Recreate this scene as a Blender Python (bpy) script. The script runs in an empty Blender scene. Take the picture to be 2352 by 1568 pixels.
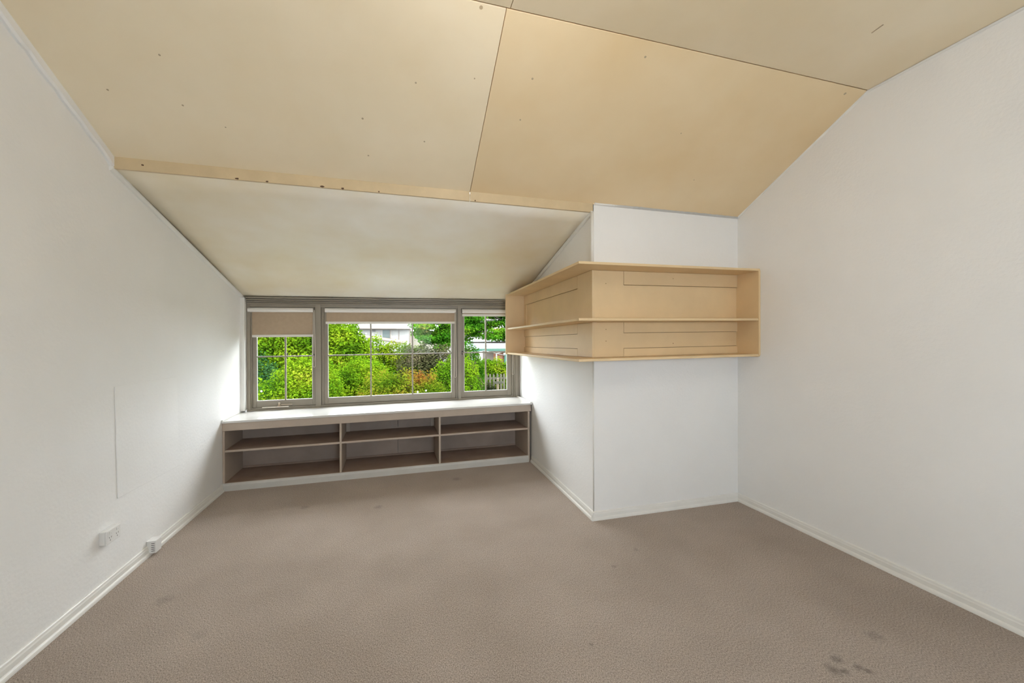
import bpy, bmesh, math, random
import numpy as np
from mathutils import Vector, Matrix

random.seed(7)
rng = np.random.default_rng(7)
S = bpy.context.scene
COL = S.collection

# ------------------------------------------------------------------ camera
YAW, PITCH, ROLL = .2744, -.0034, -.0029
cam = bpy.data.cameras.new('camera')
cam.sensor_fit = 'HORIZONTAL'; cam.sensor_width = 36
cam.lens = 926.5 * 36 / 2352
cam.clip_start = .02; cam.clip_end = 400
camo = bpy.data.objects.new('camera', cam); COL.objects.link(camo)
c_, s_ = math.cos(YAW), math.sin(YAW)
rv = Vector((c_, -s_, 0)); fv = Vector((s_, c_, 0)); uv = Vector((0, 0, 1))
f2 = fv * math.cos(PITCH) + uv * math.sin(PITCH); u2 = uv * math.cos(PITCH) - fv * math.sin(PITCH)
r3 = rv * math.cos(ROLL) + u2 * math.sin(ROLL); u3 = u2 * math.cos(ROLL) - rv * math.sin(ROLL)
m3 = Matrix((r3, u3, -f2)).transposed()
camo.matrix_world = Matrix.Translation((0, 0, 1.37)) @ m3.to_4x4()
S.camera = camo

# ------------------------------------------------------------------ world, lights, exposure
W = bpy.data.worlds.new('sky'); S.world = W; W.use_nodes = True
bg = W.node_tree.nodes['Background']
bg.inputs[0].default_value = (.86, .93, 1, 1); bg.inputs[1].default_value = 6.0

def area(name, loc, target, sx, sy, power, color):
    L = bpy.data.lights.new(name, 'AREA'); L.shape = 'RECTANGLE'; L.size = sx; L.size_y = sy
    L.energy = power; L.color = color
    o = bpy.data.objects.new(name, L); COL.objects.link(o)
    o.location = loc
    o.rotation_euler = (Vector(target) - Vector(loc)).to_track_quat('-Z', 'Y').to_euler()
    return o
# daylight that falls through the dormer window (high sky above the hedge)
area('dormer_daylight', (-.1, 6.7, 2.95), (0, 4.2, .9), 3.6, 1.9, 140, (1, .97, .93))
# daylight through the window in the wall behind the camera
area('rear_daylight', (.72, -1.75, 1.45), (1.75, 2.0, 1.25), 1.0, .9, 34, (.74, .86, 1))
# sun, from behind the house, on the garden
sun = bpy.data.lights.new('sun', 'SUN'); sun.energy = 4.0; sun.angle = math.radians(3); sun.color = (1, .95, .84)
suno = bpy.data.objects.new('sun', sun); COL.objects.link(suno)
suno.rotation_euler = Vector((-.42, .55, -.75)).to_track_quat('-Z', 'Y').to_euler()

S.view_settings.view_transform = 'Standard'
S.view_settings.look = 'None'
S.view_settings.exposure = 0.85
S.view_settings.gamma = 1.0
S.view_settings.use_curve_mapping = False
S.cycles.use_denoising = True
S.cycles.max_bounces = 10
S.cycles.diffuse_bounces = 7
S.cycles.transparent_max_bounces = 16
S.cycles.sample_clamp_indirect = 8
S.cycles.caustics_reflective = False
S.cycles.caustics_refractive = False

# ------------------------------------------------------------------ materials
def lin(c):
    return tuple(((v / 255) / 12.92 if v / 255 <= .04045 else ((v / 255 + .055) / 1.055) ** 2.4) for v in c) + (1,)

def mat(name, col, rough=.6, var=0, vscale=3, bump=0, bscale=60, col2=None, spec=.5, detail=4, stretch=None, bdist=.01):
    m = bpy.data.materials.new(name); m.use_nodes = True
    nt = m.node_tree; b = nt.nodes['Principled BSDF']
    b.inputs['Base Color'].default_value = (*col[:3], 1)
    b.inputs['Roughness'].default_value = rough
    b.inputs['Specular IOR Level'].default_value = spec
    tc = nt.nodes.new('ShaderNodeTexCoord')
    src = tc.outputs['Object']
    if stretch:
        mp = nt.nodes.new('ShaderNodeMapping'); mp.inputs['Scale'].default_value = stretch
        nt.links.new(src, mp.inputs['Vector']); src = mp.outputs[0]
    if var or col2:
        n = nt.nodes.new('ShaderNodeTexNoise'); n.inputs['Scale'].default_value = vscale; n.inputs['Detail'].default_value = detail
        n.inputs['Roughness'].default_value = .6
        nt.links.new(src, n.inputs['Vector'])
        r = nt.nodes.new('ShaderNodeValToRGB')
        r.color_ramp.elements[0].position = .32; r.color_ramp.elements[1].position = .68
        c2 = col2 if col2 else tuple(min(1, v * (1 + var)) for v in col[:3])
        c1 = col if col2 else tuple(v * (1 - var) for v in col[:3])
        r.color_ramp.elements[0].color = (*c1[:3], 1); r.color_ramp.elements[1].color = (*c2[:3], 1)
        nt.links.new(n.outputs[0], r.inputs[0]); nt.links.new(r.outputs[0], b.inputs['Base Color'])
    if bump:
        n2 = nt.nodes.new('ShaderNodeTexNoise'); n2.inputs['Scale'].default_value = bscale; n2.inputs['Detail'].default_value = 3
        nt.links.new(src, n2.inputs['Vector'])
        bp = nt.nodes.new('ShaderNodeBump'); bp.inputs['Strength'].default_value = bump; bp.inputs['Distance'].default_value = bdist
        nt.links.new(n2.outputs[0], bp.inputs['Height']); nt.links.new(bp.outputs[0], b.inputs['Normal'])
    return m

M = {}
M['wall'] = mat('white_wall_paint', (.79, .787, .78), .55, .025, 1.3, .22, 55, spec=.3, bdist=.006)
M['trim'] = mat('white_gloss_trim', (.74, .73, .70), .35, .03, 4)
M['ceil'] = mat('cream_ceiling_paint', (.79, .66, .45), .36, vscale=.9, bump=.12, bscale=26, col2=(.87, .76, .57), spec=.35, bdist=.004)
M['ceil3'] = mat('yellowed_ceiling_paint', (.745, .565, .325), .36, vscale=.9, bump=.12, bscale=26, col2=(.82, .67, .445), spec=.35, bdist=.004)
M['ceil2'] = mat('cream_paint_with_bounce_sheen', (.80, .68, .46), .33, vscale=.75, bump=.2, bscale=14, col2=(.92, .88, .79), spec=.4, bdist=.004)  # whitish noise tone paints in the sheen of light bounced up from the sill
M['joint'] = mat('stained_ceiling_joint', (.50, .36, .19), .7)
M['fascia'] = mat('tan_bulkhead_paint', (.60, .47, .29), .45, .08, 5, .1, 40)
M['chip'] = mat('bare_wood_chip', (.10, .05, .025), .8)
M['frame'] = mat('taupe_window_paint', (.262, .228, .180), .42, .05, 6, .05, 40)
M['unit'] = mat('beige_bookcase_paint', (.46, .38, .31), .5, .06, 4, .05, 50)
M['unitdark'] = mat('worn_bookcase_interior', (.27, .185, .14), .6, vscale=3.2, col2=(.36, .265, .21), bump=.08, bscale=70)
M['kick'] = mat('greyish_white_kick_board', (.54, .525, .495), .4, .04, 5)
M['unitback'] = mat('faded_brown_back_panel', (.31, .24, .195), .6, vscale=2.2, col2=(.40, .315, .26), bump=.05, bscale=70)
M['top'] = mat('glossy_white_worktop', (.66, .655, .635), .13, .02, 5)
M['shelf'] = mat('cream_shelf_paint', (.70, .525, .305), .45, .05, 3, .06, 40)
M['spot'] = mat('rusty_nail_head', (.46, .36, .235), .8)
M['hole'] = mat('nail_hole', (.22, .13, .06), .8)
M['plastic'] = mat('white_plastic', (.74, .735, .725), .35)
M['dark'] = mat('dark_slot', (.08, .075, .07), .6)
M['blind'] = mat('tan_blind_fabric', (.42, .32, .225), .85, .04, 30, .1, 300)
M['roller'] = mat('white_roller', (.72, .69, .65), .5)
M['chain'] = mat('cream_chain', (.72, .66, .58), .5)
M['metal'] = mat('worn_brass', (.42, .33, .24), .4)
M['black'] = mat('black_catch', (.05, .045, .04), .4)

# carpet: loop pile with soft mottling and a few stains
def carpet():
    m = bpy.data.materials.new('taupe_carpet'); m.use_nodes = True; nt = m.node_tree; N = nt.nodes; Lk = nt.links
    b = N['Principled BSDF']; b.inputs['Roughness'].default_value = .95; b.inputs['Specular IOR Level'].default_value = .1
    b.inputs['Sheen Weight'].default_value = .15
    tc = N.new('ShaderNodeTexCoord'); P = tc.outputs['Object']
    def noise(sc, det, st=None):
        n = N.new('ShaderNodeTexNoise'); n.inputs['Scale'].default_value = sc; n.inputs['Detail'].default_value = det
        if st:
            mp = N.new('ShaderNodeMapping'); mp.inputs['Scale'].default_value = st; mp.inputs['Rotation'].default_value = (0, 0, .5)
            Lk.new(P, mp.inputs[0]); Lk.new(mp.outputs[0], n.inputs['Vector'])
        else: Lk.new(P, n.inputs['Vector'])
        return n
    def ramp(src, p0, c0, p1, c1):
        r = N.new('ShaderNodeValToRGB'); r.color_ramp.elements[0].position = p0; r.color_ramp.elements[1].position = p1
        r.color_ramp.elements[0].color = c0; r.color_ramp.elements[1].color = c1; Lk.new(src, r.inputs[0]); return r
    big = ramp(noise(1.7, 3).outputs[0], .3, (.43, .356, .302, 1), .7, (.525, .445, .385, 1))
    pile = noise(240, 6, (1, .6, 1)); pile.inputs['Roughness'].default_value = .75
    pr = ramp(pile.outputs[0], .36, (.34, .31, .28, 1), .60, (1.22, 1.22, 1.22, 1))
    mx = N.new('ShaderNodeMix'); mx.data_type = 'RGBA'; mx.blend_type = 'MULTIPLY'; mx.inputs[0].default_value = 1
    Lk.new(big.outputs[0], mx.inputs[6]); Lk.new(pr.outputs[0], mx.inputs[7])
    cur = mx.outputs[2]
    # stains of their own shape: (x, y, radius)
    sp = N.new('ShaderNodeSeparateXYZ'); Lk.new(P, sp.inputs[0])
    dn = noise(34, 3)
    for (sx, sy, r, dk) in ((1.80, 1.285, .030, .62), (1.735, 1.243, .036, .55), (1.77, 1.225, .022, .6), (1.845, 1.225, .026, .62), (1.86, 1.20, .018, .6), (2.11, 1.335, .045, .78),
                            (-1.2, 2.55, .05, .82), (-.75, 3.65, .045, .78), (-.16, 3.49, .04, .75), (.55, 3.98, .05, .74), (1.25, 2.18, .018, .75), (.83, 1.645, .014, .7), (1.49, 2.31, .02, .8), (-.9, 2.2, .04, .88)):
        mp = N.new('ShaderNodeVectorMath'); mp.operation = 'DISTANCE'; mp.inputs[1].default_value = (sx, sy, 0)
        Lk.new(P, mp.inputs[0])
        ad = N.new('ShaderNodeMath'); ad.operation = 'MULTIPLY_ADD'; ad.inputs[1].default_value = -1.5 * r; Lk.new(dn.outputs[0], ad.inputs[0]); Lk.new(mp.outputs['Value'], ad.inputs[2])
        rr = N.new('ShaderNodeMapRange'); rr.inputs['From Min'].default_value = -r * .6; rr.inputs['From Max'].default_value = r * .5
        rr.inputs['To Min'].default_value = dk; rr.inputs['To Max'].default_value = 1; rr.interpolation_type = 'SMOOTHSTEP'
        Lk.new(ad.outputs[0], rr.inputs['Value'])
        m2 = N.new('ShaderNodeMix'); m2.data_type = 'RGBA'; m2.blend_type = 'MULTIPLY'; m2.inputs[0].default_value = 1
        Lk.new(cur, m2.inputs[6]); Lk.new(rr.outputs[0], m2.inputs[7]); cur = m2.outputs[2]
    Lk.new(cur, b.inputs['Base Color'])
    bp = N.new('ShaderNodeBump'); bp.inputs['Strength'].default_value = .8; bp.inputs['Distance'].default_value = .008
    Lk.new(pile.outputs[0], bp.inputs['Height']); Lk.new(bp.outputs[0], b.inputs['Normal'])
    return m
M['carpet'] = carpet()

def glass():
    m = bpy.data.materials.new('window_glass'); m.use_nodes = True; nt = m.node_tree; N = nt.nodes
    N.remove(N['Principled BSDF']); out = N['Material Output']
    t = N.new('ShaderNodeBsdfTransparent'); t.inputs[0].default_value = (.98, .99, .985, 1)
    g = N.new('ShaderNodeBsdfGlossy'); g.inputs['Roughness'].default_value = .02
    fr = N.new('ShaderNodeFresnel'); fr.inputs[0].default_value = 1.08
    mx = N.new('ShaderNodeMixShader'); nt.links.new(fr.outputs[0], mx.inputs[0]); nt.links.new(t.outputs[0], mx.inputs[1]); nt.links.new(g.outputs[0], mx.inputs[2])
    nt.links.new(mx.outputs[0], out.inputs[0]); return m
M['glass'] = glass()

def leafmat(name, stops, trans=.35):
    m = bpy.data.materials.new(name); m.use_nodes = True; nt = m.node_tree; N = nt.nodes; Lk = nt.links
    N.remove(N['Principled BSDF']); out = N['Material Output']
    a = N.new('ShaderNodeAttribute'); a.attribute_name = 'tint'
    r = N.new('ShaderNodeValToRGB')
    while len(r.color_ramp.elements) < len(stops): r.color_ramp.elements.new(.5)
    for e, (p, c) in zip(r.color_ramp.elements, stops): e.position = p; e.color = (*c, 1)
    Lk.new(a.outputs['Fac'], r.inputs[0])
    d = N.new('ShaderNodeBsdfDiffuse'); t = N.new('ShaderNodeBsdfTranslucent')
    Lk.new(r.outputs[0], d.inputs[0]); Lk.new(r.outputs[0], t.inputs[0])
    mx = N.new('ShaderNodeMixShader'); mx.inputs[0].default_value = trans
    Lk.new(d.outputs[0], mx.inputs[1]); Lk.new(t.outputs[0], mx.inputs[2]); Lk.new(mx.outputs[0], out.inputs[0])
    return m

# ------------------------------------------------------------------ mesh helpers
class MB:
    """collects boxes, prisms and tubes and links them as ONE mesh object"""
    def __init__(s): s.bm = bmesh.new()
    def hexa(s, P):
        v = [s.bm.verts.new(p) for p in P]
        for f in ((3, 2, 1, 0), (4, 5, 6, 7), (0, 1, 5, 4), (1, 2, 6, 5), (2, 3, 7, 6), (3, 0, 4, 7)):
            s.bm.faces.new([v[i] for i in f])
        return s
    def box(s, x0, x1, y0, y1, z0, z1):
        return s.hexa([(x0, y0, z0), (x1, y0, z0), (x1, y1, z0), (x0, y1, z0), (x0, y0, z1), (x1, y0, z1), (x1, y1, z1), (x0, y1, z1)])
    def prism(s, pts, d):
        """closed outline pts extruded by vector d"""
        d = Vector(d); a = [s.bm.verts.new(p) for p in pts]; b = [s.bm.verts.new(Vector(p) + d) for p in pts]; n = len(pts)
        s.bm.faces.new(a[::-1]); s.bm.faces.new(b)
        for i in range(n): s.bm.faces.new((a[i], a[(i + 1) % n], b[(i + 1) % n], b[i]))
        return s
    def tube(s, path, r, seg=10, cap=True):
        P = [Vector(p) for p in path]; rings = []
        for i, p in enumerate(P):
            t = (P[min(i + 1, len(P) - 1)] - P[max(i - 1, 0)]).normalized()
            u = t.cross(Vector((0, 0, 1)) if abs(t.z) < .9 else Vector((1, 0, 0))).normalized(); w = t.cross(u)
            rr = r[i] if isinstance(r, (list, tuple)) else r
            rings.append([s.bm.verts.new(p + (u * math.cos(2 * math.pi * k / seg) + w * math.sin(2 * math.pi * k / seg)) * rr) for k in range(seg)])
        for A, B in zip(rings, rings[1:]):
            for k in range(seg): s.bm.faces.new((A[k], A[(k + 1) % seg], B[(k + 1) % seg], B[k]))
        if cap: s.bm.faces.new(rings[0][::-1]); s.bm.faces.new(rings[-1])
        return s
    def map(s, f):
        for v in s.bm.verts: v.co = f(v.co)
        return s
    def build(s, name, m, parent=None, bevel=0, smooth=False):
        bmesh.ops.recalc_face_normals(s.bm, faces=s.bm.faces)
        me = bpy.data.meshes.new(name); s.bm.to_mesh(me); s.bm.free()
        me.materials.append(m)
        o = bpy.data.objects.new(name, me); COL.objects.link(o)
        if parent: o.parent = parent
        if smooth:
            for p in me.polygons: p.use_smooth = True
        if bevel:
            b = o.modifiers.new('bevel', 'BEVEL'); b.width = bevel; b.segments = 2; b.limit_method = 'ANGLE'; b.angle_limit = math.radians(40)
        return o

def empty(name, loc=(0, 0, 0), rz=0):
    o = bpy.data.objects.new(name, None); COL.objects.link(o); o.location = loc; o.rotation_euler = (0, 0, rz); o.empty_display_size = .1
    return o
def tag(o, label, cat, group=None):
    o['label'] = label; o['category'] = cat
    if group: o['group'] = group
    return o
def struct(o): o['kind'] = 'structure'; return o

XL, XR, YC = -1.55, 2.78, 2.785           # left wall, right wall, chimney breast front
YB = -1.5                                 # wall behind the camera
TH = math.radians(1.355)                  # the window wall is slightly out of square
LO = Vector((-1.55, 4.25, 0))             # local frame of bookcase and window
def W2(x, d, z=0):                        # local (along, depth, up) -> world
    return Vector((LO.x + x * math.cos(TH) - d * math.sin(TH), LO.y + x * math.sin(TH) + d * math.cos(TH), z))

# ------------------------------------------------------------------ room shell
struct(MB().box(XL - .12, XR + .12, YB - .12, 5.2, -.15, 0).build('floor', M['carpet']))
struct(MB().box(XL - .12, XL, YB - .12, 5.2, -.15, 3.1).build('wall_left', M['wall']))
struct(MB().box(XR, XR + .12, YB - .12, 5.2, -.15, 3.1).build('wall_right', M['wall']))
# chimney breast: its left face flares slightly, its front top edge rises a little to the right
b = MB()
b.hexa([(1.425, YC, 0), (XR, YC, 0), (XR, 5.15, 0), (1.462, 5.15, 0), (1.425, YC, 2.40), (XR, YC, 2.42), (XR, 5.15, 1.95), (1.462, 5.15, 1.95)])
struct(b.build('wall_chimney_breast', M['wall']))
# wall below and above the window
w = MB()
w.prism([W2(-.05, .56, 0), W2(3.06, .56, 0), W2(3.06, .70, 0), W2(-.05, .70, 0)], (0, 0, .64))
w.prism([W2(-.05, .60, 1.88), W2(3.2, .60, 1.90), W2(3.2, .74, 1.90), W2(-.05, .74, 1.88)], (0, 0, .4))
struct(w.build('wall_back', M['wall']))
struct(MB().prism([W2(-.3, .60, 1.90), W2(3.3, .60, 1.92), W2(3.3, 1.02, 1.88), W2(-.3, 1.02, 1.86)], (0, 0, .07)).build('added_sky_blocking_eaves', M['trim']))   # unseen eaves added above the window to block high sky from the walls
# wall behind the camera with a window opening and a door opening closed by a door
w = MB()
w.box(XL, .2, YB - .12, YB, 0, 3.1).box(.2, 1.25, YB - .12, YB, 0, .95).box(.2, 1.25, YB - .12, YB, 1.95, 3.1).box(1.25, XR, YB - .12, YB, 0, 3.1)
struct(w.build('wall_front', M['wall']))

# ceiling: backing slab with separate sheets and narrow joints between them
Z1, ZB, YR, ZR = 2.405, 2.343, 1.793, 2.893
cb = MB()
def slab(mb, pts, t=.05, lift=0.0):
    P = [Vector(p) for p in pts]; n = (P[1] - P[0]).cross(P[2] - P[0]).normalized()
    if n.z < 0: n = -n
    mb.prism([p + n * lift for p in P], n * t)
slab(cb, [(XL - .02, YC + .02, Z1 + .012 - .01), (XR + .02, YC + .02, Z1 + .012 - .01), (XR + .02, YR, ZR + .012), (XL - .02, YR, ZR + .012)])
slab(cb, [(XL - .02, YR + .01, ZR + .014), (XR + .02, YR + .01, ZR + .014), (XR + .02, YB - .02, ZR + .014), (XL - .02, YB - .02, ZR + .014)])
ceiling = struct(cb.build('ceiling', M['joint']))
g = .0016
def sheet(x0, x1, A, B, m=M['ceil'], t=.012):
    """sheet between edge A=(y,z) and B=(y,z)"""
    mb = MB(); slab(mb, [(x0, A[0], A[1]), (x1, A[0], A[1]), (x1, B[0], B[1]), (x0, B[0], B[1])], t)
    return mb.build('ceiling_sheet', m, ceiling, bevel=.0015)
XJ = .4835
dy, dz = (YR - YC), (ZR - Z1); L_ = math.hypot(dy, dz); ey, ez = dy / L_, dz / L_
sheet(XL, XJ - g, (YC, Z1), (YR - ey * g, ZR - ez * g))
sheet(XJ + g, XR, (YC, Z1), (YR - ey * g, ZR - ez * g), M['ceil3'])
sheet(XL, XJ + .018 - g, (YR - g, ZR + .002), (YB, ZR + .012))
sheet(XJ + .018 + g, XR, (YR - g, ZR + .002), (YB, ZR + .012))
# nail heads and small holes in the slope, lying flush under the sheets
for (x, y, r) in ((.368, 1.810, .0085), (2.641, 1.831, .008), (-1.050, 2.222, .005), (-1.056, 2.442, .005), (-.899, 2.532, .004), (-1.351, 2.414, .005), (.692, 2.266, .005), (.695, 2.050, .006),
                  (.092, 2.162, .005), (.154, 2.470, .005), (-.172, 2.602, .005), (-.187, 2.384, .006), (.39, 2.096, .004), (1.258, 1.86, .006), (1.75, 2.2, .004), (2.1, 2.5, .004)):
    z = Z1 + (ZR - Z1) * (YC - y) / (YC - YR)
    n_ = Vector((0, -(ZR - Z1), -(YC - YR))).normalized(); t_ = Vector((0, ey, ez)); c0 = Vector((x, y, z))
    MB().prism([c0 + (Vector((1, 0, 0)) * math.cos(a) + t_ * math.sin(a)) * r for a in [6.283 * k / 8 for k in range(8)]], n_ * .0008).build('nail_head', M['spot'], ceiling)
MB().prism([(2.268, 1.40, ZR + .001), (2.274, 1.40, ZR + .001), (2.279, 1.452, ZR + .001), (2.274, 1.454, ZR + .001)], (0, 0, .004)).build('scratch', M['spot'], ceiling)
# dormer soffit sloping down to the window head
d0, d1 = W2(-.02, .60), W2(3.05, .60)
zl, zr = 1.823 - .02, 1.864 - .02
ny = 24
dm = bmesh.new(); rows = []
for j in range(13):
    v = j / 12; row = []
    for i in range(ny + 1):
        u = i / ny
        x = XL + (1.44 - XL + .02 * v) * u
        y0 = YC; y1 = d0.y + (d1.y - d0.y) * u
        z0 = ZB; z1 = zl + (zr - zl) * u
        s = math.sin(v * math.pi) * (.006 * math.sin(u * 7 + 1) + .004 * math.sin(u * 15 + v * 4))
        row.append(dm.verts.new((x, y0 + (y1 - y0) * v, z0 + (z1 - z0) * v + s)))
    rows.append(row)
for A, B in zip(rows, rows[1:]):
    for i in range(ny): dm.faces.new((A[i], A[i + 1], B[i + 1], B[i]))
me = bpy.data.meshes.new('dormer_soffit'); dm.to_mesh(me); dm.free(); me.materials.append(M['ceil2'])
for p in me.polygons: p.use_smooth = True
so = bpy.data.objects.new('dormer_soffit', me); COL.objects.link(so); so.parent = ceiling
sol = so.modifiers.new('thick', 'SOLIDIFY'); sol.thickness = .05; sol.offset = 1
# bulkhead fascia boards between the upper slope and the dormer
fa = struct(empty('trim_1', (0, YC, ZB)))
for x0, x1 in ((XL, XJ - .002), (XJ + .002, 1.432)):
    MB().box(x0, x1, 0, .03, -.004, Z1 - ZB + .004).build('fascia_board', M['fascia'], fa, bevel=.002)
for px, w_ in ((-1.40, .016), (-.93, .022), (-.77, .018), (-.46, .026), (-.34, .02), (-.12, .012), (.52, .010)):
    zc = .002 if px > -1.3 else .03
    n = 7; pts = [(px + w_ / 2 * math.cos(6.283 * k / n) * random.uniform(.7, 1.2), -.0015, zc + .006 * math.sin(6.283 * k / n) * random.uniform(.6, 1.1)) for k in range(n)]
    MB().prism(pts, (0, .002, 0)).build('paint_chip', M['chip'], fa)

# small mouldings that follow the ceiling on the walls
def along(name, pts, prof, m, parent=None, bevel=0):
    """sweep closed profile [(a,b)] : a along +X/-X side vector, b along up; pts list of (origin, avec, bvec)"""
    bm = bmesh.new(); rings = []
    for o, a, b2 in pts:
        o, a, b2 = Vector(o), Vector(a), Vector(b2)
        rings.append([bm.verts.new(o + a * p + b2 * q) for p, q in prof])
    n = len(prof)
    for A, B in zip(rings, rings[1:]):
        for k in range(n): bm.faces.new((A[k], A[(k + 1) % n], B[(k + 1) % n], B[k]))
    bm.faces.new(rings[0]); bm.faces.new(rings[-1][::-1])
    bmesh.ops.recalc_face_normals(bm, faces=bm.faces)
    me = bpy.data.meshes.new(name); bm.to_mesh(me); bm.free(); me.materials.append(m)
    o = bpy.data.objects.new(name, me); COL.objects.link(o)
    if parent: o.parent = parent
    return o
quad = [(0, 0), (0, -1), (.38, -.92), (.72, -.72), (.92, -.38), (1, 0)]
# left wall: plaster strip along upper slope (slightly uneven) and quad bead along the dormer slope
t2 = struct(empty('trim_2'))
pts = []
N_ = 26
for i in range(N_ + 1):
    t = i / N_; y = YC + (YR - YC) * t; z = Z1 + (ZR - Z1) * t
    wv = .048 + .004 * math.sin(i * 1.7) + .003 * math.sin(i * 3.1)
    if i == 0: wv = .062
    pts.append(((XL, y, z), (.02, 0, 0), (0, 0, wv)))
prof = [(0, 0), (0, -1), (.6, -1.0), (1, -.82), (1, 0)]
along('plaster_strip', pts, prof, M['wall'], t2)
along('plaster_strip', [((XL, YR, ZR), (.02, 0, 0), (0, 0, .048)), ((XL, YB, ZR + .01), (.02, 0, 0), (0, 0, .048))], prof, M['wall'], t2)
e0 = W2(0, .5)
along('bead', [((XL, YC - .01, ZB + .004), (.020, 0, 0), (0, 0, .024)), ((XL, e0.y + .02, 1.825), (.020, 0, 0), (0, 0, .024))], quad, M['trim'], t2)
# right wall bead
t3 = struct(empty('trim_3'))
along('bead', [((XR, YC, Z1 + .002), (-.010, 0, 0), (0, 0, .010)), ((XR, YR, ZR), (-.010, 0, 0), (0, 0, .010)), ((XR, YB, ZR + .01), (-.010, 0, 0), (0, 0, .010))], quad, M['trim'], t3)
# chimney breast corner bead, and bead up the dormer slope on its side
t4 = struct(empty('trim_4'))
MB().tube([(1.418, YC - .001, 1.93), (1.418, YC - .001, ZB - .004)], .013, 12).build('corner_bead', M['trim'], t4, smooth=True)
MB().tube([(1.428, YC + .003, .066), (1.428, YC + .003, 1.216)], .006, 10).build('corner_bead', M['trim'], t4, smooth=True)
along('bead', [((1.425, YC - .004, ZB + .004), (-.020, 0, 0), (0, 0, .022)), ((1.446, 4.45, 1.951), (-.020, 0, 0), (0, 0, .022))], quad, M['trim'], t4)
# ragged white paint edge where chimney breast meets the ceiling
bm = bmesh.new(); up = []; lo = []
for i in range(61):
    x = 1.432 + (XR - 1.432) * i / 60
    up.append(bm.verts.new((x, YC - .010 - random.uniform(0, .006) - (.006 if i in (16, 17, 18, 40, 41, 50) else 0), Z1 + .0035)))
    lo.append(bm.verts.new((x, YC - .002, Z1 - .012)))
for i in range(60): bm.faces.new((lo[i], lo[i + 1], up[i + 1], up[i]))
bmesh.ops.solidify(bm, geom=bm.faces[:], thickness=.002)
me = bpy.data.meshes.new('paint_edge'); bm.to_mesh(me); bm.free(); me.materials.append(M['wall'])
pe = bpy.data.objects.new('paint_edge', me); COL.objects.link(pe); pe.parent = t4

# skirting boards: moulded board plus quad bead on the carpet
sk = [(0, 0), (0, 1), (.35, 1), (.55, .93), (.62, .80), (.78, .70), (.80, .30), (.80, 0)]
bq = [(.75, 0), (.75, .36), (1.0, .33), (1.25, .24), (1.38, .12), (1.40, 0)]
def skirting(name, A, B, n, parent=None, h=.065, t=.016):
    A, B, n = Vector(A), Vector(B), Vector(n)
    root = struct(empty(name))
    along('skirting_board', [(A, n * t, (0, 0, h)), (B, n * t, (0, 0, h))], sk, M['trim'], root)
    along('quad_bead', [(A, n * t, (0, 0, h)), (B, n * t, (0, 0, h))], bq, M['trim'], root)
    return root
skirting('baseboard_left', (XL, YB, 0), (XL, 4.25, 0), (1, 0, 0))
skirting('baseboard_right', (XR, YB, 0), (XR, YC, 0), (-1, 0, 0))
skirting('baseboard_chimney_front', (1.405, YC, 0), (XR, YC, 0), (0, -1, 0))
skirting('baseboard_chimney_side', (1.425, YC - .018, 0), (1.447, 4.318, 0), (-1, 0, 0))
skirting('baseboard_front', (XL, YB, 0), (XR, YB, 0), (0, 1, 0))

# rear window (behind the camera)
wr = struct(empty('window_4', (.725, YB - .06, .95)))
f = MB(); f.box(-.525, .525, -.03, .05, 0, .05).box(-.525, .525, -.03, .05, .95, 1.0).box(-.525, -.475, -.03, .05, .05, .95).box(.475, .525, -.03, .05, .05, .95).box(-.025, .025, -.03, .05, .05, .95)
f.build('window_frame', M['trim'], wr)
for x0, x1 in ((-.475, -.025), (.025, .475)): MB().box(x0, x1, .0, .005, .05, .95).build('pane', M['glass'], wr)
dr = struct(empty('door_1', (-.75, YB, 0)))
MB().box(-.41, .41, .002, .04, .0, 2.04).build('door_leaf', M['trim'], dr, bevel=.003)
f = MB(); f.box(-.50, -.41, .002, .055, 0, 2.13).box(.41, .50, .002, .055, 0, 2.13).box(-.41, .41, .002, .055, 2.04, 2.13)
f.build('architrave', M['trim'], dr, bevel=.003)
MB().tube([(.34, .04, 1.0), (.34, .075, 1.0), (.34, .08, 1.0), (.34, .105, 1.0)], [.01, .012, .026, .02], 16).build('door_handle', M['metal'], dr, smooth=True)

# ceiling lamp above the camera, out of the picture
lamp = tag(empty('ceiling_lamp', (.45, .95, ZR + .006)), 'round frosted ceiling lamp on the flat part of the cream ceiling', 'lamp')
em = bpy.data.materials.new('lit_frosted_glass'); em.use_nodes = True
pb = em.node_tree.nodes['Principled BSDF']; pb.inputs['Emission Color'].default_value = (1, .94, .86, 1); pb.inputs['Emission Strength'].default_value = 17
MB().tube([(0, 0, -.03), (0, 0, 0)], .07, 24).build('base', M['trim'], lamp)
MB().tube([(0, 0, -.24), (0, 0, -.22), (0, 0, -.17), (0, 0, -.11), (0, 0, -.06), (0, 0, -.03)], [.03, .09, .13, .13, .10, .06], 28).build('globe', em, lamp, smooth=True)

# ------------------------------------------------------------------ left wall fittings
ap = MB().box(0, .005, 0, .665, 0, .638).map(lambda c: Vector((c.x, c.y + .03 * (1 - c.z), c.z - .012 * (c.y / .665) * (1 - c.z / .638)))).build('access_panel', M['wall'], bevel=.0015)
ap.location = (XL, 2.795, .473)
tag(ap, 'large white painted access panel screwed flat on the left wall', 'panel')
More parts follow.
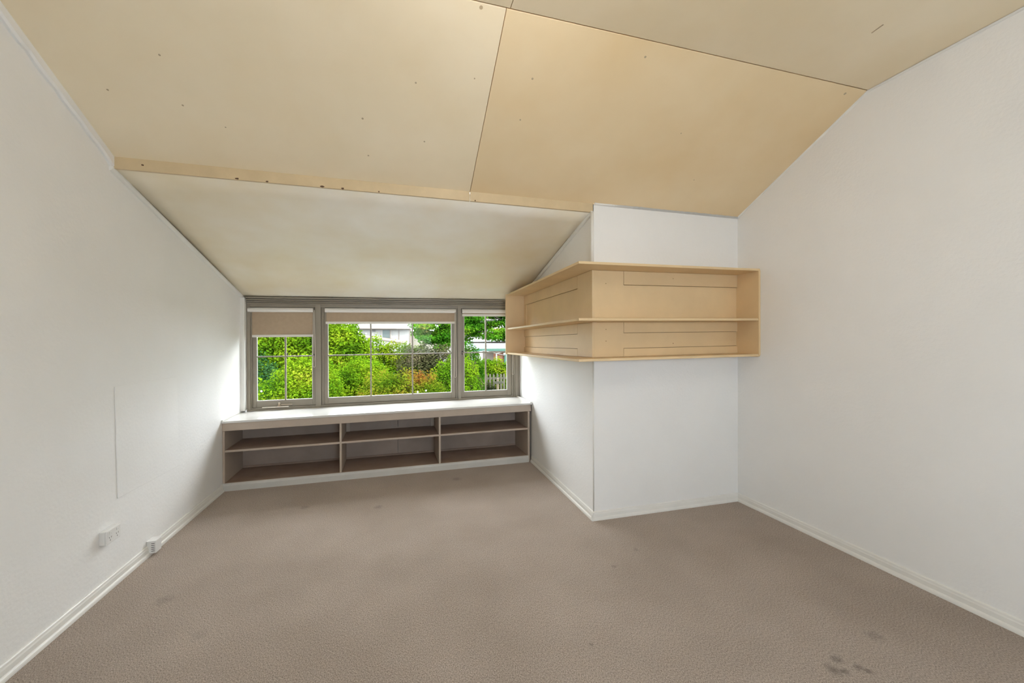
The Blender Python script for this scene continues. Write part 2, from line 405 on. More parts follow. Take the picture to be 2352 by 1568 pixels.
# double power point
pp = tag(empty('power_point', (XL, 2.677, .2705)), 'white double power point with two switches on the left wall above the skirting', 'socket')
MB().box(0, .028, 0, .112, 0, .073).build('mounting_block', M['plastic'], pp, bevel=.004)
MB().box(.028, .036, -.001, .113, -.0005, .0735).build('face_plate', M['plastic'], pp, bevel=.003)
for yy in (.028, .084):
    MB().box(.036, .0395, yy - .009, yy + .003, .050, .064).build('switch', M['plastic'], pp, bevel=.001)
    MB().tube([(.036, yy + .006, .052), (.0366, yy + .006, .052)], .003, 8).build('indicator_dot', M['dark'], pp)
    for k, (sy, sz, a) in enumerate(((-.008, .033, .5), (.008, .033, -.5), (0, .018, 0))):
        q = MB().box(.036, .0366, -.0011, .0011, -.004, .004); ca, sa = math.cos(a), math.sin(a)
        q.map(lambda c, ca=ca, sa=sa, sy=sy, sz=sz, yy=yy: Vector((c.x, yy + sy + c.y * ca - c.z * sa, sz + c.y * sa + c.z * ca)))
        q.build('pin_slot', M['dark'], pp)
# telephone outlet straddling the skirting
tp = tag(empty('telephone_outlet', (XL, 3.10, .014)), 'small white telephone outlet fixed over the left skirting board', 'socket')
MB().box(.0, .05, 0, .066, 0, .078).build('housing', M['plastic'], tp, bevel=.003)
for k in range(5): MB().box(.026, .044, -.0008, .0005, .014 + k * .012, .0175 + k * .012).build('contact_slot', M['dark'], tp)
MB().box(.0, .052, -.002, .068, .078, .080).build('lid', M['plastic'], tp, bevel=.0008)

# ------------------------------------------------------------------ low bookcase under the window
def shB(c): return Vector((c.x, c.y, c.z * (1 + .0130 * c.x)))
bc = tag(empty('low_bookcase', LO, TH), 'low built-in beige bookcase with six open compartments under the window', 'bookcase')
def bx(name, x0, x1, y0, y1, z0, z1, m=M['unit'], bev=.0015, par=None):
    return MB().box(x0, x1, y0, y1, z0, z1).map(shB).build(name, m, par or bc, bevel=bev)
DEP = .475
bx('side_panel', .002, .020, 0, .50, 0, .545)
bx('side_panel', 2.948, 2.972, 0, .50, 0, .545)
for x0, x1 in ((.989, 1.008), (1.956, 1.977)): bx('divider', x0, x1, 0.001, DEP, .072, .548)
bays = ((.020, .989), (1.008, 1.956), (1.977, 2.948))
for x0, x1 in bays:
    bx('shelf', x0, x1, .004, DEP, .350, .3685, M['unit'])
    # worn brown upper surface of each shelf, a thin skin of old varnish
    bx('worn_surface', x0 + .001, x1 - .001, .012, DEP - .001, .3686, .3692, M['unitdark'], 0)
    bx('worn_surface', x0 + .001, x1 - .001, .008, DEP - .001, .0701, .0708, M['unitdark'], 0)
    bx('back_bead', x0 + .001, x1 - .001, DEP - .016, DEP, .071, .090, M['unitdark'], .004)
bx('bottom_board', .020, 2.948, .004, DEP, .052, .070, M['unit'])
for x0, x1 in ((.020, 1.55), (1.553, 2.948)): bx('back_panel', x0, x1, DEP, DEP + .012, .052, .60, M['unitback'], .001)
for x0, x1 in ((1.009, 1.045), (1.915, 1.955)): bx('back_post', x0, x1, DEP - .022, DEP, .3695, .56, M['unit'])
bx('apron', .002, 2.985, -.004, .018, .548, .618, M['unit'])
# kick board, moulded like the skirting
o = along('kick_board', [((0.0, 0, 0), (0, -.016, 0), (0, 0, .070)), ((2.955, 0, 0), (0, -.016, 0), (0, 0, .073))], sk, M['kick'], bc)
# worktop over the bookcase
wt = tag(empty('worktop', LO, TH), 'glossy white worktop running under the window above the bookcase', 'worktop')
MB().box(.0, 2.995, -.016, .555, .6195, .638).map(shB).build('board', M['top'], wt, bevel=.002)
MB().box(.0, .012, -.014, .50, .638, .652).map(shB).build('end_bead', M['trim'], wt, bevel=.004)
MB().box(2.976, 2.992, -.014, .50, .636, .652).map(shB).build('end_bead', M['trim'], wt, bevel=.004)

# ------------------------------------------------------------------ window: shared frame then three sashes
def shW(c): return Vector((c.x, c.y, c.z + c.x * (.004 + .0075 * (c.z - .65))))
def wx(name, x0, x1, y0, y1, z0, z1, par, m=M['frame'], bev=.002):
    return MB().box(x0, x1, y0, y1, z0, z1).map(shW).build(name, m, par, bevel=bev)
fr = struct(empty('trim_5', LO, TH))
wx('jamb', .048, .080, .515, .60, .642, 1.76, fr); wx('jamb_stop', .080, .092, .53, .60, .655, 1.74, fr)
wx('mullion', .695, .752, .515, .60, .642, 1.76, fr); wx('mullion_stop', .752, .780, .532, .60, .655, 1.74, fr); 
wx('mullion_stop', .758, .766, .522, .532, .655, 1.74, fr)
wx('mullion', 2.247, 2.287, .515, .60, .642, 1.76, fr); wx('mullion_stop', 2.222, 2.247, .530, .60, .655, 1.74, fr)
wx('mullion_stop', 2.230, 2.237, .522, .530, .655, 1.74, fr)
wx('jamb_stop', 2.925, 2.948, .53, .60, .655, 1.74, fr); wx('jamb', 2.948, 2.962, .515, .60, .642, 1.76, fr)
wx('architrave', 2.962, 3.012, .505, .60, .642, 1.84, fr); wx('architrave_bead', 3.012, 3.040, .50, .60, .642, 1.84, fr)
# corner batten on the left wall
wx('corner_batten', .002, .046, .455, .60, .652, 1.815, fr, M['trim'], .003)
# head: reeded moulding
for k, (z0, z1, y0) in enumerate(((1.808, 1.827, .478), (1.789, 1.803, .486), (1.771, 1.784, .494), (1.753, 1.766, .503))):
    wx('head_moulding', .046, 3.03, y0, .60, z0, z1, fr, bev=.005)
wx('head_board', .046, 3.03, .519, .61, 1.722, 1.826, fr)
wx('sill_strip', .046, 3.03, .505, .60, .640, .652, fr); wx('sill_strip', .06, 3.0, .522, .60, .652, .668, fr)

def sash(idx, x0, x1, cols, deep, stiles, zb0=.669, zb1=.735, zt0=1.69, zt1=1.738, zm=1.200):
    root = struct(empty('window_%d' % idx, LO, TH))
    sb = MB()
    a, b2 = x0 + stiles[0], x1 - stiles[1]
    sb.box(x0, a, deep, deep + .035, zb0, zt1).box(b2, x1, deep, deep + .035, zb0, zt1).box(a, b2, deep, deep + .035, zb0, zb1).box(a, b2, deep, deep + .035, zt0, zt1)
    # glazing rebate: a paler putty bead just inside the sash
    s = sb.map(shW).build('sash', M['frame'], root, bevel=.002)
    pb_ = MB(); e = .006
    pb_.box(a, a + e, deep + .006, deep + .02, zb1, zt0).box(b2 - e, b2, deep + .006, deep + .02, zb1, zt0).box(a + e, b2 - e, deep + .006, deep + .02, zb1, zb1 + e).box(a + e, b2 - e, deep + .006, deep + .02, zt0 - e, zt0)
    pb_.map(shW).build('putty_bead', M['trim'], s)
    xs = [a] + list(cols) + [b2]
    for c in cols: MB().box(c - .0075, c + .0075, deep + .004, deep + .03, zb1, zt0).map(shW).build('glazing_bar', M['frame'], s, bevel=.002)
    MB().box(a, b2, deep + .005, deep + .029, zm - .0065, zm + .0065).map(shW).build('glazing_bar', M['frame'], s, bevel=.002)
    for i in range(len(xs) - 1):
        for (p, q) in ((zb1, zm), (zm, zt0)):
            MB().box(xs[i] + (.007 if i else 0), xs[i + 1] - (.007 if i < len(xs) - 2 else 0), deep + .016, deep + .020, p + .006, q - .006).map(shW).build('pane', M['glass'], s)
    return root, s
w1, s1 = sash(1, .092, .695, (.398,), .545, (.037, .032))
w2, s2 = sash(2, .780, 2.222, (1.262, 1.721), .545, (.035, .046))
w3, s3 = sash(3, 2.287, 2.925, (2.598,), .545, (.039, .054))
# casement stay and peg on the left window sill
MB().box(.19, .44, .494, .503, .669, .676).map(shW).map(lambda c: Vector((c.x, c.y - (c.x - .19) * .02, c.z))).build('casement_stay', M['chain'], w1, bevel=.002)
MB().tube([(.345, .515, .672), (.345, .515, .682), (.345, .515, .688), (.345, .515, .70), (.345, .515, .712), (.345, .515, .716)], [.02, .018, .007, .010, .012, .006], 12).build('stay_knob', M['metal'], w1, smooth=True)
MB().box(.36, .47, .513, .520, .688, .695).map(shW).build('stay_arm', M['metal'], w1, bevel=.002)
# sash catches
def catch(par, x, z):
    MB().box(x - .008, x + .008, .534, .546, z - .022, z + .022).build('catch_plate', M['black'], par, bevel=.002)
    MB().tube([(x, .535, z), (x + .004, .515, z - .01), (x + .010, .505, z - .045), (x + .016, .512, z - .07)], [.006, .005, .004, .003], 8).build('catch_lever', M['metal'], par, smooth=True)
catch(w1, .678, 1.205); catch(w3, 2.306, 1.22)
MB().box(.415, .422, .542, .552, 1.215, 1.245).build('glass_clip', M['black'], w1)

# roller blinds
def blind(x0, x1, zfab, zrail, label, chx, chz, side=1):
    r = tag(empty('roller_blind', LO, TH), label, 'blind', 'roller blinds at the dormer window')
    zc = 1.693
    sh = lambda c: shW(c)
    MB().tube([(x0, .524, zc), (x1, .524, zc)], .024, 20).map(sh).build('roller', M['roller'], r, smooth=False)
    MB().box(x0 + .012, x1 - .010, .5405, .5425, zfab, zc).map(sh).build('fabric', M['blind'], r)
    MB().box(x0 + .004, x1 - .004, .535, .544, zrail, zfab + .004).map(sh).build('bottom_rail', M['roller'], r, bevel=.003)
    for xe in (x0 - .006, x1): MB().box(xe, xe + .006, .505, .545, zc - .022, zc + .03).map(sh).build('bracket', M['frame'], r)
    # control chain, a loop hanging at the right end
    pts = []
    w_ = .011
    for t in np.linspace(0, 1, 8): pts.append((chx - w_ * .4 - w_ * .6 * t, .508, zc - (zc - chz) * t))
    for t in np.linspace(0, math.pi, 7)[1:-1]: pts.append((chx - w_ * math.cos(t), .508, chz - w_ * math.sin(t)))
    for t in np.linspace(1, 0, 8): pts.append((chx + w_ * .4 + w_ * .6 * t, .508, zc - (zc - chz) * t))
    MB().tube(pts, .0028, 6).map(sh).build('control_chain', M['chain'], r, smooth=True)
blind(.060, .676, 1.428, 1.406, 'tan roller blind pulled lowest, over the left window', .684, 1.09)
blind(.792, 2.222, 1.566, 1.545, 'wide tan roller blind half raised over the centre window', 2.213, .925)
blind(2.300, 2.918, 1.656, 1.632, 'tan roller blind rolled almost fully up over the right window', 2.934, .935)

# ------------------------------------------------------------------ corner shelf wrapping the chimney breast
cs = tag(empty('corner_shelf', (1.425, YC, 1.2)), 'cream painted open wall shelf wrapping round the corner of the chimney breast', 'shelf')
SD = .2225; YF = 4.54
def shS(c):   # the shelf climbs gently to the right and falls slightly towards the window
    z = c.z + max(0, c.x) * .013 - max(0, c.y) * .0065
    xo = c.x + max(0, c.y) * .0104
    return Vector((xo, c.y, z))
def Lboard(z0, z1, name='shelf'):
    x1 = XR - 1.425 - .001; yf = YF - YC
    n = 9
    bm = MB()
    out = [(-SD, -SD), (x1, -SD), (x1, -.0005), (-.0005, -.0005), (-.0005, yf), (-SD, yf)]
    # split into two quads for clean shearing
    bm.prism([(-SD, -SD, z0), (x1, -SD, z0), (x1, -.0005, z0), (-.0005, -.0005, z0)], (0, 0, z1 - z0))
    bm.prism([(-SD, -SD, z0), (-.0005, -.0005, z0), (-.0005, yf, z0), (-SD, yf, z0)], (0, 0, z1 - z0))
    bmesh.ops.remove_doubles(bm.bm, verts=bm.bm.verts, dist=1e-5)
    kill = [f for f in bm.bm.faces if all(abs(v.co.x - v.co.y) < 1e-4 for v in f.verts)]
    bmesh.ops.delete(bm.bm, geom=kill, context='FACES_ONLY')
    bm.map(shS)
    o = bm.build(name, M['shelf'], cs, bevel=.002)
    return o
Lboard(.018, .036); Lboard(.303, .321); Lboard(.698, .716)
# end panels
def rounded(y0, y1, z0, z1, r, x, t):
    pts = [(x, y1, z0), (x, y1, z1)]
    for k in range(6): a = math.pi / 2 * k / 5; pts.append((x, y0 + r - r * math.sin(a), z1 - r + r * math.cos(a)))
    for k in range(6): a = math.pi / 2 * k / 5; pts.append((x, y0 + r - r * math.cos(a), z0 + r - r * math.sin(a)))
    return MB().prism(pts, (t, 0, 0))
rounded(-SD - .004, -.0005, .030, .734, .022, XR - 1.425 - .019, .018).build('end_panel', M['shelf'], cs, bevel=.0015)
MB().box(-SD, .016, YF - YC, YF - YC + .016, .008, .706).build('end_panel', M['shelf'], cs, bevel=.002)
# panelled backs: boards proud of recessed panels
def bk(name, x0, x1, y0, y1, z0, z1): return MB().box(x0 + (.0025 if x1 - x0 > .1 and x0 > .2 else 0), x1, y0 + (.0025 if y1 - y0 > .1 and y0 > .2 else 0), y1, z0 + .0014, z1 - .0014).map(shS).build(name, M['shelf'], cs, bevel=.0012)
xe = XR - 1.425 - .019
MB().box(.03, xe, -.0007, -.0002, .04, .70).map(shS).build('back_lining', M['hole'], cs)
MB().box(-.0007, -.0002, .03, YF - YC, .04, .695).map(shS).build('back_lining', M['hole'], cs)
for (z0, z1, top, a0, a1) in ((.036, .303, False, .100, .220), (.321, .698, True, .321, .592)):
    # front wing
    bk('back_stile', -.001, .252, -.016, -.0009, z0, z1)
    bk('back_rail', .252, xe, -.016, -.0009, a1, z1)
    if not top: bk('back_rail', .252, xe, -.016, -.0009, z0, a0)
    bk('back_panel', .2545, xe, -.006, -.0009, a0, a1)
    # side wing
    y1 = YF - YC
    bk('back_stile', -.016, -.0009, -.016, .250, z0, z1)
    if top: bk('back_stile', -.016, -.0009, 1.665, y1, z0, a1)
    bk('back_rail', -.016, -.0009, .250, y1, a1, z1)
    if not top: bk('back_rail', -.016, -.0009, .250, y1, z0, a0)
    bk('back_panel', -.006, -.0009, .2525, 1.665 if top else y1, a0, a1)
for (x, z) in ((.10, .25), (.10, .16), (.10, .60), (.70, .66), (.70, .14)):
    MB().tube([(x, -.0165, z), (x, -.0158, z)], .0035, 8).build('nail_hole', M['hole'], cs)

# ------------------------------------------------------------------ garden
GZ = -1.7
gm = mat('garden_ground', (.03, .05, .01), .95, vscale=2.5, col2=(.08, .07, .03), bump=.3, bscale=30)
gnd = struct(MB().box(-60, 60, 5.3, 120, GZ - .3, GZ).build('ground', gm))

def leaves(name, parent, blobs, n, size, m, tint=(0, 1), seed=0, shell=.62, droop=0, hot=None):
    """blobs: (cx,cy,cz,rx,ry,rz). Leaves as bent diamond quads around ellipsoid shells."""
    r = np.random.default_rng(seed)
    B = np.array(blobs, float); vol = (B[:, 3] * B[:, 4] + B[:, 4] * B[:, 5] + B[:, 3] * B[:, 5]); p = vol / vol.sum()
    k = r.choice(len(B), n, p=p)
    d = r.normal(size=(n, 3)); d /= np.linalg.norm(d, axis=1)[:, None]
    rad = shell + (1.03 - shell) * r.random(n) ** .6
    # lumpy outline
    lump = 1 + .10 * np.sin(d[:, 0] * 9 + k) * np.sin(d[:, 2] * 8 + 2 * k) + .06 * np.sin(d[:, 1] * 17 + d[:, 0] * 13)
    c = B[k, :3] + d * B[k, 3:6] * (rad * lump)[:, None]
    t = r.normal(size=(n, 3)); t[:, 2] -= droop; t /= np.linalg.norm(t, axis=1)[:, None]
    nn = d * .6 + r.normal(size=(n, 3)) * .5 + np.array([0, -.25, .5]); nn /= np.linalg.norm(nn, axis=1)[:, None]
    s = np.cross(nn, t); s /= np.linalg.norm(s, axis=1)[:, None]; t = np.cross(s, nn)
    L = size * (.6 + .8 * r.random(n)); L = L[:, None]
    V = np.empty((n, 4, 3)); V[:, 0] = c - t * L * .5; V[:, 1] = c + s * L * .28 + nn * L * .06; V[:, 2] = c + t * L * .5; V[:, 3] = c - s * L * .28 + nn * L * .06
    me = bpy.data.meshes.new(name); me.vertices.add(n * 4); me.vertices.foreach_set('co', V.reshape(-1))
    me.loops.add(n * 4); me.loops.foreach_set('vertex_index', np.arange(n * 4, dtype=np.int32))
    me.polygons.add(n); me.polygons.foreach_set('loop_start', np.arange(0, n * 4, 4, dtype=np.int32)); me.polygons.foreach_set('loop_total', np.full(n, 4, np.int32))
    base = tint[0] + (tint[1] - tint[0]) * r.random(n) ** 1.0
    # clumpy variation of leaf kind, a property of the twig
    q = c * 3.1
    cl = .5 + .36 * (np.sin(q[:, 0] * 1.9 + np.sin(q[:, 2] * 2.3)) + np.sin(q[:, 2] * 2.7 + q[:, 1] + 1.3 * np.sin(q[:, 0])))
    val = np.clip(.45 * base + .55 * (tint[0] + (tint[1] - tint[0]) * cl), 0, 1)
    at = me.attributes.new('tint', 'FLOAT', 'FACE'); at.data.foreach_set('value', val.astype(np.float32))
    me.update(); me.validate(); me.materials.append(m)
    o = bpy.data.objects.new(name, me); COL.objects.link(o); o.parent = parent; o['kind'] = 'stuff'
    return o
bark = mat('bark', (.03, .022, .015), .9, .3, 20, .4, 60)
def stems(parent, base, tips, r0=.05, name='stem'):
    for i, tpt in enumerate(tips):
        b0 = Vector(base) + Vector((random.uniform(-.1, .1), random.uniform(-.1, .1), 0)); T = Vector(tpt)
        m1 = b0.lerp(T, .45) + Vector((random.uniform(-.15, .15), random.uniform(-.1, .1), .1))
        MB().tube([b0, m1, T], [r0, r0 * .6, r0 * .2], 8).build(name, bark, parent, smooth=True)

YG = leafmat('yellow_green_leaves', ((0, (0.0211, 0.0589, 0.0031)), (.35, (0.0570, 0.1178, 0.0043)), (.7, (0.1097, 0.1686, 0.0062)), (1, (0.1792, 0.1897, 0.0167))), .4)
DG = leafmat('deep_green_leaves', ((0, (0.0031, 0.0149, 0.0043)), (.5, (0.0105, 0.0360, 0.0105)), (1, (0.0298, 0.0694, 0.0211))), .25)
RG = leafmat('reddish_green_leaves', ((0, (0.0167, 0.0465, 0.0031)), (.35, (0.0546, 0.0887, 0.0043)), (.62, (0.1011, 0.1097, 0.0087)), (.82, (0.1265, 0.0800, 0.0105)), (1, (0.1389, 0.0422, 0.0124))), .4)
BG = leafmat('dry_olive_leaves', ((0, (0.0127, 0.0179, 0.0063)), (.5, (0.0353, 0.0379, 0.0152)), (1, (0.0658, 0.0532, 0.0305))), .3)
MG = leafmat('maple_leaves', ((0, (0.0084, 0.0452, 0.0026)), (.5, (0.0343, 0.1197, 0.0058)), (.9, (0.0971, 0.1933, 0.0117)), (1, (0.2134, 0.2051, 0.0225))), .45)
FL = mat('white_petals', (.40, .39, .37), .8)

def shrub(name, label, cat, loc, blobs, n, size, m, tint=(0, 1), seed=1, group=None, shell=.6, droop=0, inner=True):
    r = tag(empty(name, loc), label, cat, group)
    leaves('foliage', r, blobs, n, size, m, tint, seed, shell, droop)
    stems(r, (0, 0, 0), [b_[:3] for b_ in blobs[:4]])
    return r
# z in the lists below is relative to the ground (1.7 m below the room floor)
shrub('leafy_bush', 'bright yellow-green bush filling the lower left window', 'bush', (-2.1, 8.7, GZ),
      [(-.25, 0, 1.45, .55, .5, .95), (.35, .1, 1.5, .55, .5, 1.2), (.2, .1, 2.1, .40, .4, .65), (-.05, -.1, .8, .8, .5, .8), (.6, 0, 1.95, .45, .45, .75)], 34000, .052, YG, (.08, 1), 3)
shrub('leafy_bush', 'mid-green bush at the left edge of the centre window, in front of the taller one', 'bush', (-1.0, 9.9, GZ),
      [(-.35, 0, 1.5, .65, .5, .95), (.35, .1, 1.35, .7, .5, 1.05), (-.1, 0, .8, .95, .5, .9), (.2, .1, 2.0, .6, .45, .68)], 32000, .055, YG, (0, .8), 5)
shrub('leafy_bush', 'tall green bush reaching up to the blind behind the left half of the windows', 'bush', (-1.9, 12.0, GZ),
      [(-1.6, 0, 2.7, .75, .5, 1.0), (-.9, 0, 2.8, .8, .5, 1.1), (-.1, 0, 2.6, .7, .5, 1.3), (.5, 0, 2.75, .55, .5, .85), (0, 0, 1.6, 2.0, .6, 1.2), (.95, 0, 2.5, .35, .4, .7)], 42000, .08, YG, (.1, .85), 7, shell=.4)
shrub('garden_tree', 'dense pale green tree farthest back at the left window, behind the tall bush', 'tree', (-4.6, 17.5, GZ),
      [(-1.6, 0, 3.2, 1.5, .9, 1.6), (0, 0, 3.4, 1.5, .9, 1.6), (1.3, 0, 3.2, 1.3, .9, 1.5), (2.1, 0, 3.1, 1.0, .8, 1.2), (0, 0, 1.6, 2.6, .9, 1.5)], 40000, .12, YG, (.1, .75), 8, shell=.35)
shrub('conifer_shrub', 'dark blue-green conifer seen between bushes at the left window edge', 'bush', (-3.15, 10.6, GZ),
      [(0, 0, 1.75, .6, .5, .95), (.3, 0, 1.3, .6, .5, 1.1), (-.3, 0, 1.2, .7, .5, 1.1)], 16000, .06, DG, (0, .9), 9)
shrub('flowering_hedge', 'green hedge with orange-red young leaves filling the lower centre window', 'hedge', (.08, 8.7, GZ),
      [(-.45, 0, 1.5, .5, .45, .9), (.1, 0, 1.6, .5, .45, .88), (.5, .05, 1.45, .45, .45, .95), (.2, -.05, .95, .9, .5, .9), (-.2, 0, 1.82, .32, .38, .5), (.40, .1, 1.85, .33, .38, .46)], 46000, .042, RG, (.12, 1), 11)
shrub('garden_hedge', 'bright lime hedge top below the white house in the centre window', 'hedge', (-.35, 13.6, GZ),
      [(-.5, 0, 2.0, .9, .5, 1.15), (.35, 0, 1.95, .85, .5, 1.08), (.9, 0, 1.75, .7, .5, 1.12)], 26000, .075, YG, (.3, 1), 13)
shrub('garden_hedge', 'dry olive-brown hedge section right of the lime hedge top in the centre window', 'hedge', (1.15, 11.0, GZ),
      [(-.6, 0, 1.95, .65, .45, 1.0), (.0, 0, 1.85, .7, .45, 1.1), (.5, .1, 1.7, .55, .45, 1.05)], 30000, .06, BG, (.1, 1), 15)
shrub('leafy_bush', 'fresh green bush low at the right end of the centre window', 'bush', (1.4, 9.8, GZ),
      [(-.25, 0, 1.7, .45, .45, .95), (.15, 0, 1.65, .42, .45, 1.1), (.0, -.1, 1.0, .65, .45, .8)], 22000, .055, YG, (0, .62), 17)
shrub('leafy_bush', 'deep green bush at the left of the right window', 'bush', (2.35, 13.9, GZ),
      [(0, 0, 1.95, .50, .45, 1.0), (-.25, 0, 1.3, .5, .45, 1.0), (.15, 0, 1.5, .42, .4, .8)], 15000, .07, MG, (.1, .8), 19)
shrub('leafy_bush', 'rounded yellow-topped bush behind the picket fence in the right window', 'bush', (4.0, 17.0, GZ),
      [(0, 0, 1.4, .95, .5, .85), (-.45, 0, 1.65, .65, .45, .62), (.65, 0, 1.3, .65, .45, .66)], 18000, .08, YG, (.1, .9), 21)
shrub('dry_shrub', 'sparse brown shrub at the foot of the picket fence in the right window', 'bush', (2.75, 14.95, GZ),
      [(0, 0, 1.2, .55, .3, .6), (.5, 0, 1.0, .5, .3, .52)], 9000, .05, BG, (0, .6), 23, shell=.2)
# maple reaching in from the right
mp = tag(empty('maple_tree', (3.6, 12.5, GZ)), 'spreading green maple tree hanging into the top of the right-hand windows', 'tree')
rr = random.Random(11)
def low(x):
    P = ((-3.25, 3.30), (-3.0, 3.16), (-2.75, 2.95), (-2.4, 2.76), (-2.0, 2.78), (-1.7, 2.90), (-1.2, 3.04), (-.6, 3.06), (.6, 2.9), (3, 2.8))
    for (a, za), (b_, zb_) in zip(P, P[1:]):
        if a <= x <= b_: return za + (zb_ - za) * (x - a) / (b_ - a)
    return 3.2
bl = []
while len(bl) < 430:
    x = rr.uniform(-3.15, 1.6); z = rr.uniform(low(x) + .07, 5.0)
    if z > 3.9 and x < -2.9: continue
    sz = rr.uniform(.14, .30)
    bl.append((x, rr.uniform(-.5, .7), z, sz * 1.3, sz, sz * .45))
leaves('foliage', mp, bl, 90000, .07, MG, (.1, 1), 31, shell=.1, droop=.5)
MB().tube([(1.2, .2, 0), (1.15, .2, 1.6), (1.0, .1, 2.9), (.9, 0, 4.2)], [.16, .13, .11, .06], 12).build('trunk', bark, mp, smooth=True)
for tx, tz in ((-2.9, 3.5), (-2.2, 3.0), (-1.6, 3.4), (-1.4, 4.2), (-.9, 3.2)):
    MB().tube([(1.05, .1, 2.6), (-.2, .0, 3.0 + (tz - 3) * .5), (tx, 0, tz)], [.06, .03, .008], 8).build('branch', bark, mp, smooth=True)
# white flowers on the hedges
for (x, y, z, lab) in ((-2.36, 8.15, .47, 'white flower low in the left window bush'), (-.29, 8.28, .26, 'left of two white flowers low in the centre window bush'), (-.21, 8.28, .25, 'right of two white flowers low in the centre window bush'),
                  (-1.02, 11.4, 1.60, 'leftmost of three white flowers high on the tall bush in the centre window'), (-.83, 11.4, 1.56, 'middle one of three white flowers high on the tall bush in the centre window'), (-.66, 11.4, 1.54, 'rightmost of three white flowers high on the tall bush in the centre window'),
                  (.36, 8.12, .36, 'left of two white flowers low on the reddish hedge'), (.52, 8.12, .38, 'right of two white flowers low on the reddish hedge'), (1.22, 9.32, .60, 'white flower on the fresh green bush at the right end of the centre window')):
    f = MB(); nP = 6
    for j in range(nP):
        a = 6.283 * j / nP; ca, sa = math.cos(a), math.sin(a); q_ = .020
        f.prism([(0, 0, 0), (ca * q_ * .6 - sa * q_ * .3, -.006, sa * q_ * .6 + ca * q_ * .3), (ca * q_, -.002, sa * q_), (ca * q_ * .6 + sa * q_ * .3, -.006, sa * q_ * .6 - ca * q_ * .3)], (0, .003, 0))
    o = f.build('white_flower', FL); o.location = (x, y, z)
    tag(o, lab, 'flower', 'white flowers dotted over the hedges')

# neighbour's white house far behind the hedge
hw = mat('white_render', (.20, .194, .18), .9, .03, .6); hf = mat('pale_fascia', (.19, .178, .16), .7); hb = mat('pinkish_trim', (.12, .095, .075), .8)
hg = mat('grey_blue_curtained_glass', (.045, .06, .057), .4, .08, 8); hroof = mat('pale_tin_roof', (.3, .3, .29), .5)
hs = tag(empty('neighbour_house', (-2.2, 30, GZ)), 'white rendered house with a grey window, seen above the hedge in the centre window', 'house')
MB().box(-.45, 3.1, 0, 5, 0, 4.05).build('wall', hw, hs)
MB().box(-2.6, -.45, 1.2, 5, 0, 4.0).build('wall', hw, hs)
MB().box(3.1, 5.4, .4, 5, 0, 3.75).build('wall', mat('beige_render', (.15, .137, .108), .9), hs)
MB().box(-.9, 3.0, -.35, 5, 3.91, 4.6).build('eaves_board', hf, hs)
MB().box(-.9, 3.0, -.33, -.02, 3.87, 3.91).build('eaves_lining', hb, hs)
MB().prism([(-1.0, -.45, 4.6), (-1.0, 5.2, 4.6), (-1.0, 2.5, 6.0)], (4.2, 0, 0)).build('roof', hroof, hs)
wn = MB().box(1.02, 1.74, -.05, .02, 3.18, 3.86).build('window', hf, hs)
MB().box(1.12, 1.62, -.07, -.04, 3.24, 3.82).build('pane', hg, wn)
MB().box(1.62, 1.66, -.08, -.04, 3.24, 3.82).build('window_reveal', hb, wn)
MB().box(2.2, 2.26, -.03, .01, 2.4, 3.87).build('cover_strip', hb, hs)
MB().box(2.96, 3.1, -.04, .01, 2.4, 3.87).build('corner_board', hb, hs)
MB().box(.44, .64, -.06, .02, 3.70, 3.86).build('vent', M['black'], hs)
for k in range(7): MB().box(-1.45 + k * .22, -1.37 + k * .22, 1.1, 1.2, 3.40, 3.62).build('balcony_post', hg, hs)
MB().box(-1.6, -.0, 1.04, 1.2, 3.62, 3.68).build('balcony_rail', hg, hs)
MB().prism([(-.2, -2.0, 3.34), (2.6, -2.0, 2.92), (2.6, -2.0, 2.87), (-.2, -2.0, 3.29)], (0, 1.6, .15)).build('lean_to_roof', hb, hs)
MB().prism([(-.2, -1.95, 3.29), (2.6, -1.95, 2.87), (2.6, -1.95, 0), (-.2, -1.95, 0)], (0, 1.5, 0)).build('lean_to_wall', hf, hs)
# white house seen behind the maple in the right window
h2 = tag(empty('white_cottage', (6.6, 38, GZ)), 'white cottage glimpsed through the maple leaves in the right window', 'house')
MB().box(-2.4, 4.2, 0, 5, 0, 5.0).build('wall', hw, h2)
MB().box(-2.6, 4.4, -.2, 5, 5.0, 5.2).build('eaves_board', hf, h2)
MB().prism([(-2.7, -.3, 5.2), (-2.7, 5.2, 5.2), (-2.7, 2.4, 6.4)], (7.2, 0, 0)).build('roof', hroof, h2)
w_ = MB().box(-.9, -.3, -.04, .02, 3.1, 4.2).build('window', hb, h2); MB().box(-.82, -.38, -.06, -.035, 3.18, 4.12).build('pane', hg, w_)

# green roofed shed of red brick
grn = mat('green_painted_steel', (.012, .06, .04), .5); rbr = mat('mortar', (.12, .09, .075), .95); tin = mat('weathered_tin', (.10, .125, .12), .45, .1, 3)
brk = mat('red_brick', (.12, .042, .022), .9, .2, 9)
sh = tag(empty('brick_shed', (6.05, 22, GZ)), 'red brick shed with a green and silver corrugated roof in the right window', 'shed')
MB().box(-.93, 2.2, .01, 3, 0, 2.45).build('wall', rbr, sh)
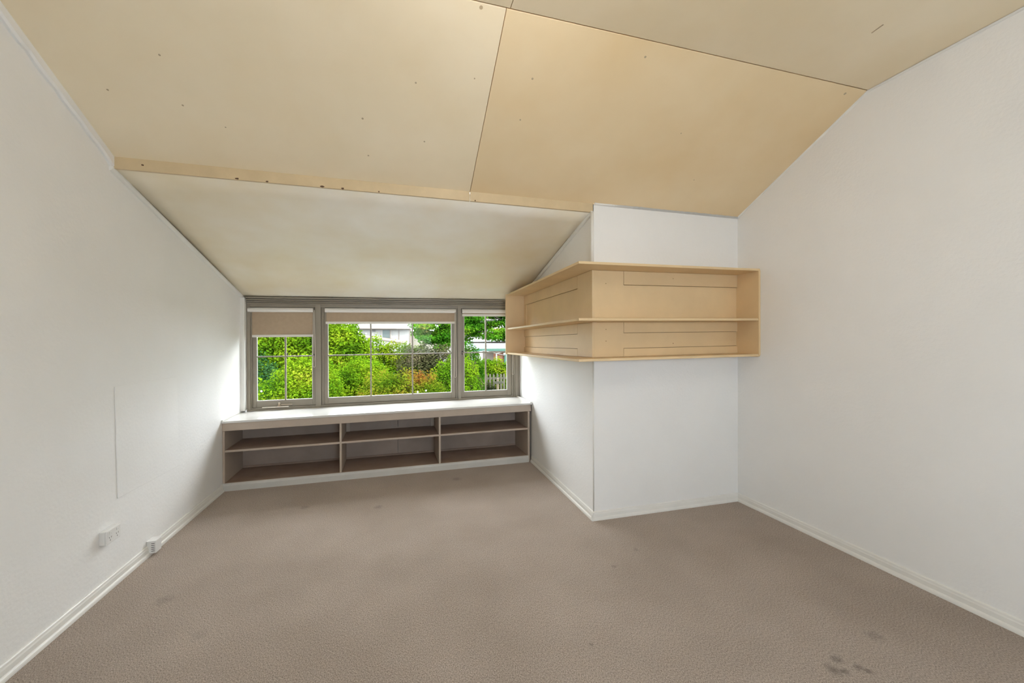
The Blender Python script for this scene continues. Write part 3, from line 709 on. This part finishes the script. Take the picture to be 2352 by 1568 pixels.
# bricks of the visible part of the wall face
k = 0
for r_ in range(12):
    for c in range(6):
        x0 = -.93 + c * .24 - (.12 if r_ % 2 else 0); x1 = x0 + .228
        x0 = max(x0, -.935); x1 = min(x1, .25)
        if x1 - x0 < .03: continue
        z0 = 1.40 + r_ * .086
        MB().box(x0, x1, 0 - random.uniform(0, .004), .02, z0, z0 + .075).build('brick', brk, sh)
MB().box(-2.2, 2.6, -.25, -.20, 2.47, 2.60).build('gutter', grn, sh)
bmr = bmesh.new(); n = 180; A = []; B = []
for i in range(n + 1):
    x = -2.2 + 4.8 * i / n; wv = .02 * math.sin(i * 1.05)
    A.append(bmr.verts.new((x, -.25, 2.63 + wv))); B.append(bmr.verts.new((x, 3.2, 3.06 + wv)))
for i in range(n): bmr.faces.new((A[i], A[i + 1], B[i + 1], B[i]))
bmesh.ops.solidify(bmr, geom=bmr.faces[:], thickness=.01)
me = bpy.data.meshes.new('corrugated_roof'); bmr.to_mesh(me); bmr.free(); me.materials.append(tin)
o = bpy.data.objects.new('corrugated_roof', me); COL.objects.link(o); o.parent = sh
MB().tube([(-2.1, -.1, 0), (-2.1, -.1, 2.48)], .05, 8).build('post', grn, sh)
MB().box(-.33, -.19, -.12, 0.0, 0, 2.47).build('downpipe', grn, sh)
wpl = mat('weathered_white_plastic', (.11, .11, .10), .5)
# clothes line
cl = tag(empty('clothes_line', (4.62, 18.6, GZ)), 'folding white clothes line with a plastic tip in the right window', 'clothes line')
MB().tube([(-.15, 0, 0), (-.15, 0, 2.45)], .03, 10).build('post', wpl, cl, smooth=True)
for (a, b_) in (((-.15, 0, 2.44), (.16, -.3, 2.36)), ((-.15, 0, 2.44), (-.9, -.3, 2.60)), ((-.15, 0, 2.44), (-.5, .6, 2.52)), ((-.15, 0, 2.44), (.4, .6, 2.50))):
    MB().tube([a, b_], .014, 8).build('arm', wpl, cl, smooth=True)
MB().tube([(.12, -.3, 2.30), (.15, -.3, 2.34), (.17, -.3, 2.44), (.17, -.3, 2.47)], [.03, .06, .06, .03], 12).build('end_cap', wpl, cl, smooth=True)

# picket fence
wd = mat('weathered_timber', (.060, .056, .036), .9, .15, 6, .3, 50)
fe = tag(empty('picket_fence', (2.3, 15.7, GZ)), 'weathered grey timber picket fence at the bottom of the right window', 'fence')
for z in (.5, 1.5): MB().box(0, 4.4, .02, .06, z, z + .08).build('rail', wd, fe)
pk = None
for i in range(30):
    h = 1.74 + random.uniform(-.02, .03)
    if pk is None:
        pk = MB().prism([(0, 0, 0), (.075, 0, 0), (.075, 0, h - .05), (.0375, 0, h), (0, 0, h - .05)], (0, .018, 0)).build('picket', wd, fe); q = pk
    else:
        q = pk.copy(); COL.objects.link(q); q.parent = fe
    q.location = (.02 + i * .145 + random.uniform(-.01, .01), 0, random.uniform(-.03, .03))
# timber garden cross-post
tc = tag(empty('timber_post', (3.49, 14.3, GZ)), 'pale timber post with a short crosspiece in front of the picket fence', 'post')
MB().box(-.04, .04, 0, .08, 0, 1.68).build('upright', mat('pale_timber', (.16, .12, .075), .8, .1, 8), tc, bevel=.01)
MB().box(-.19, .19, -.02, .0, 1.48, 1.57).build('crosspiece', wd, tc, bevel=.01)
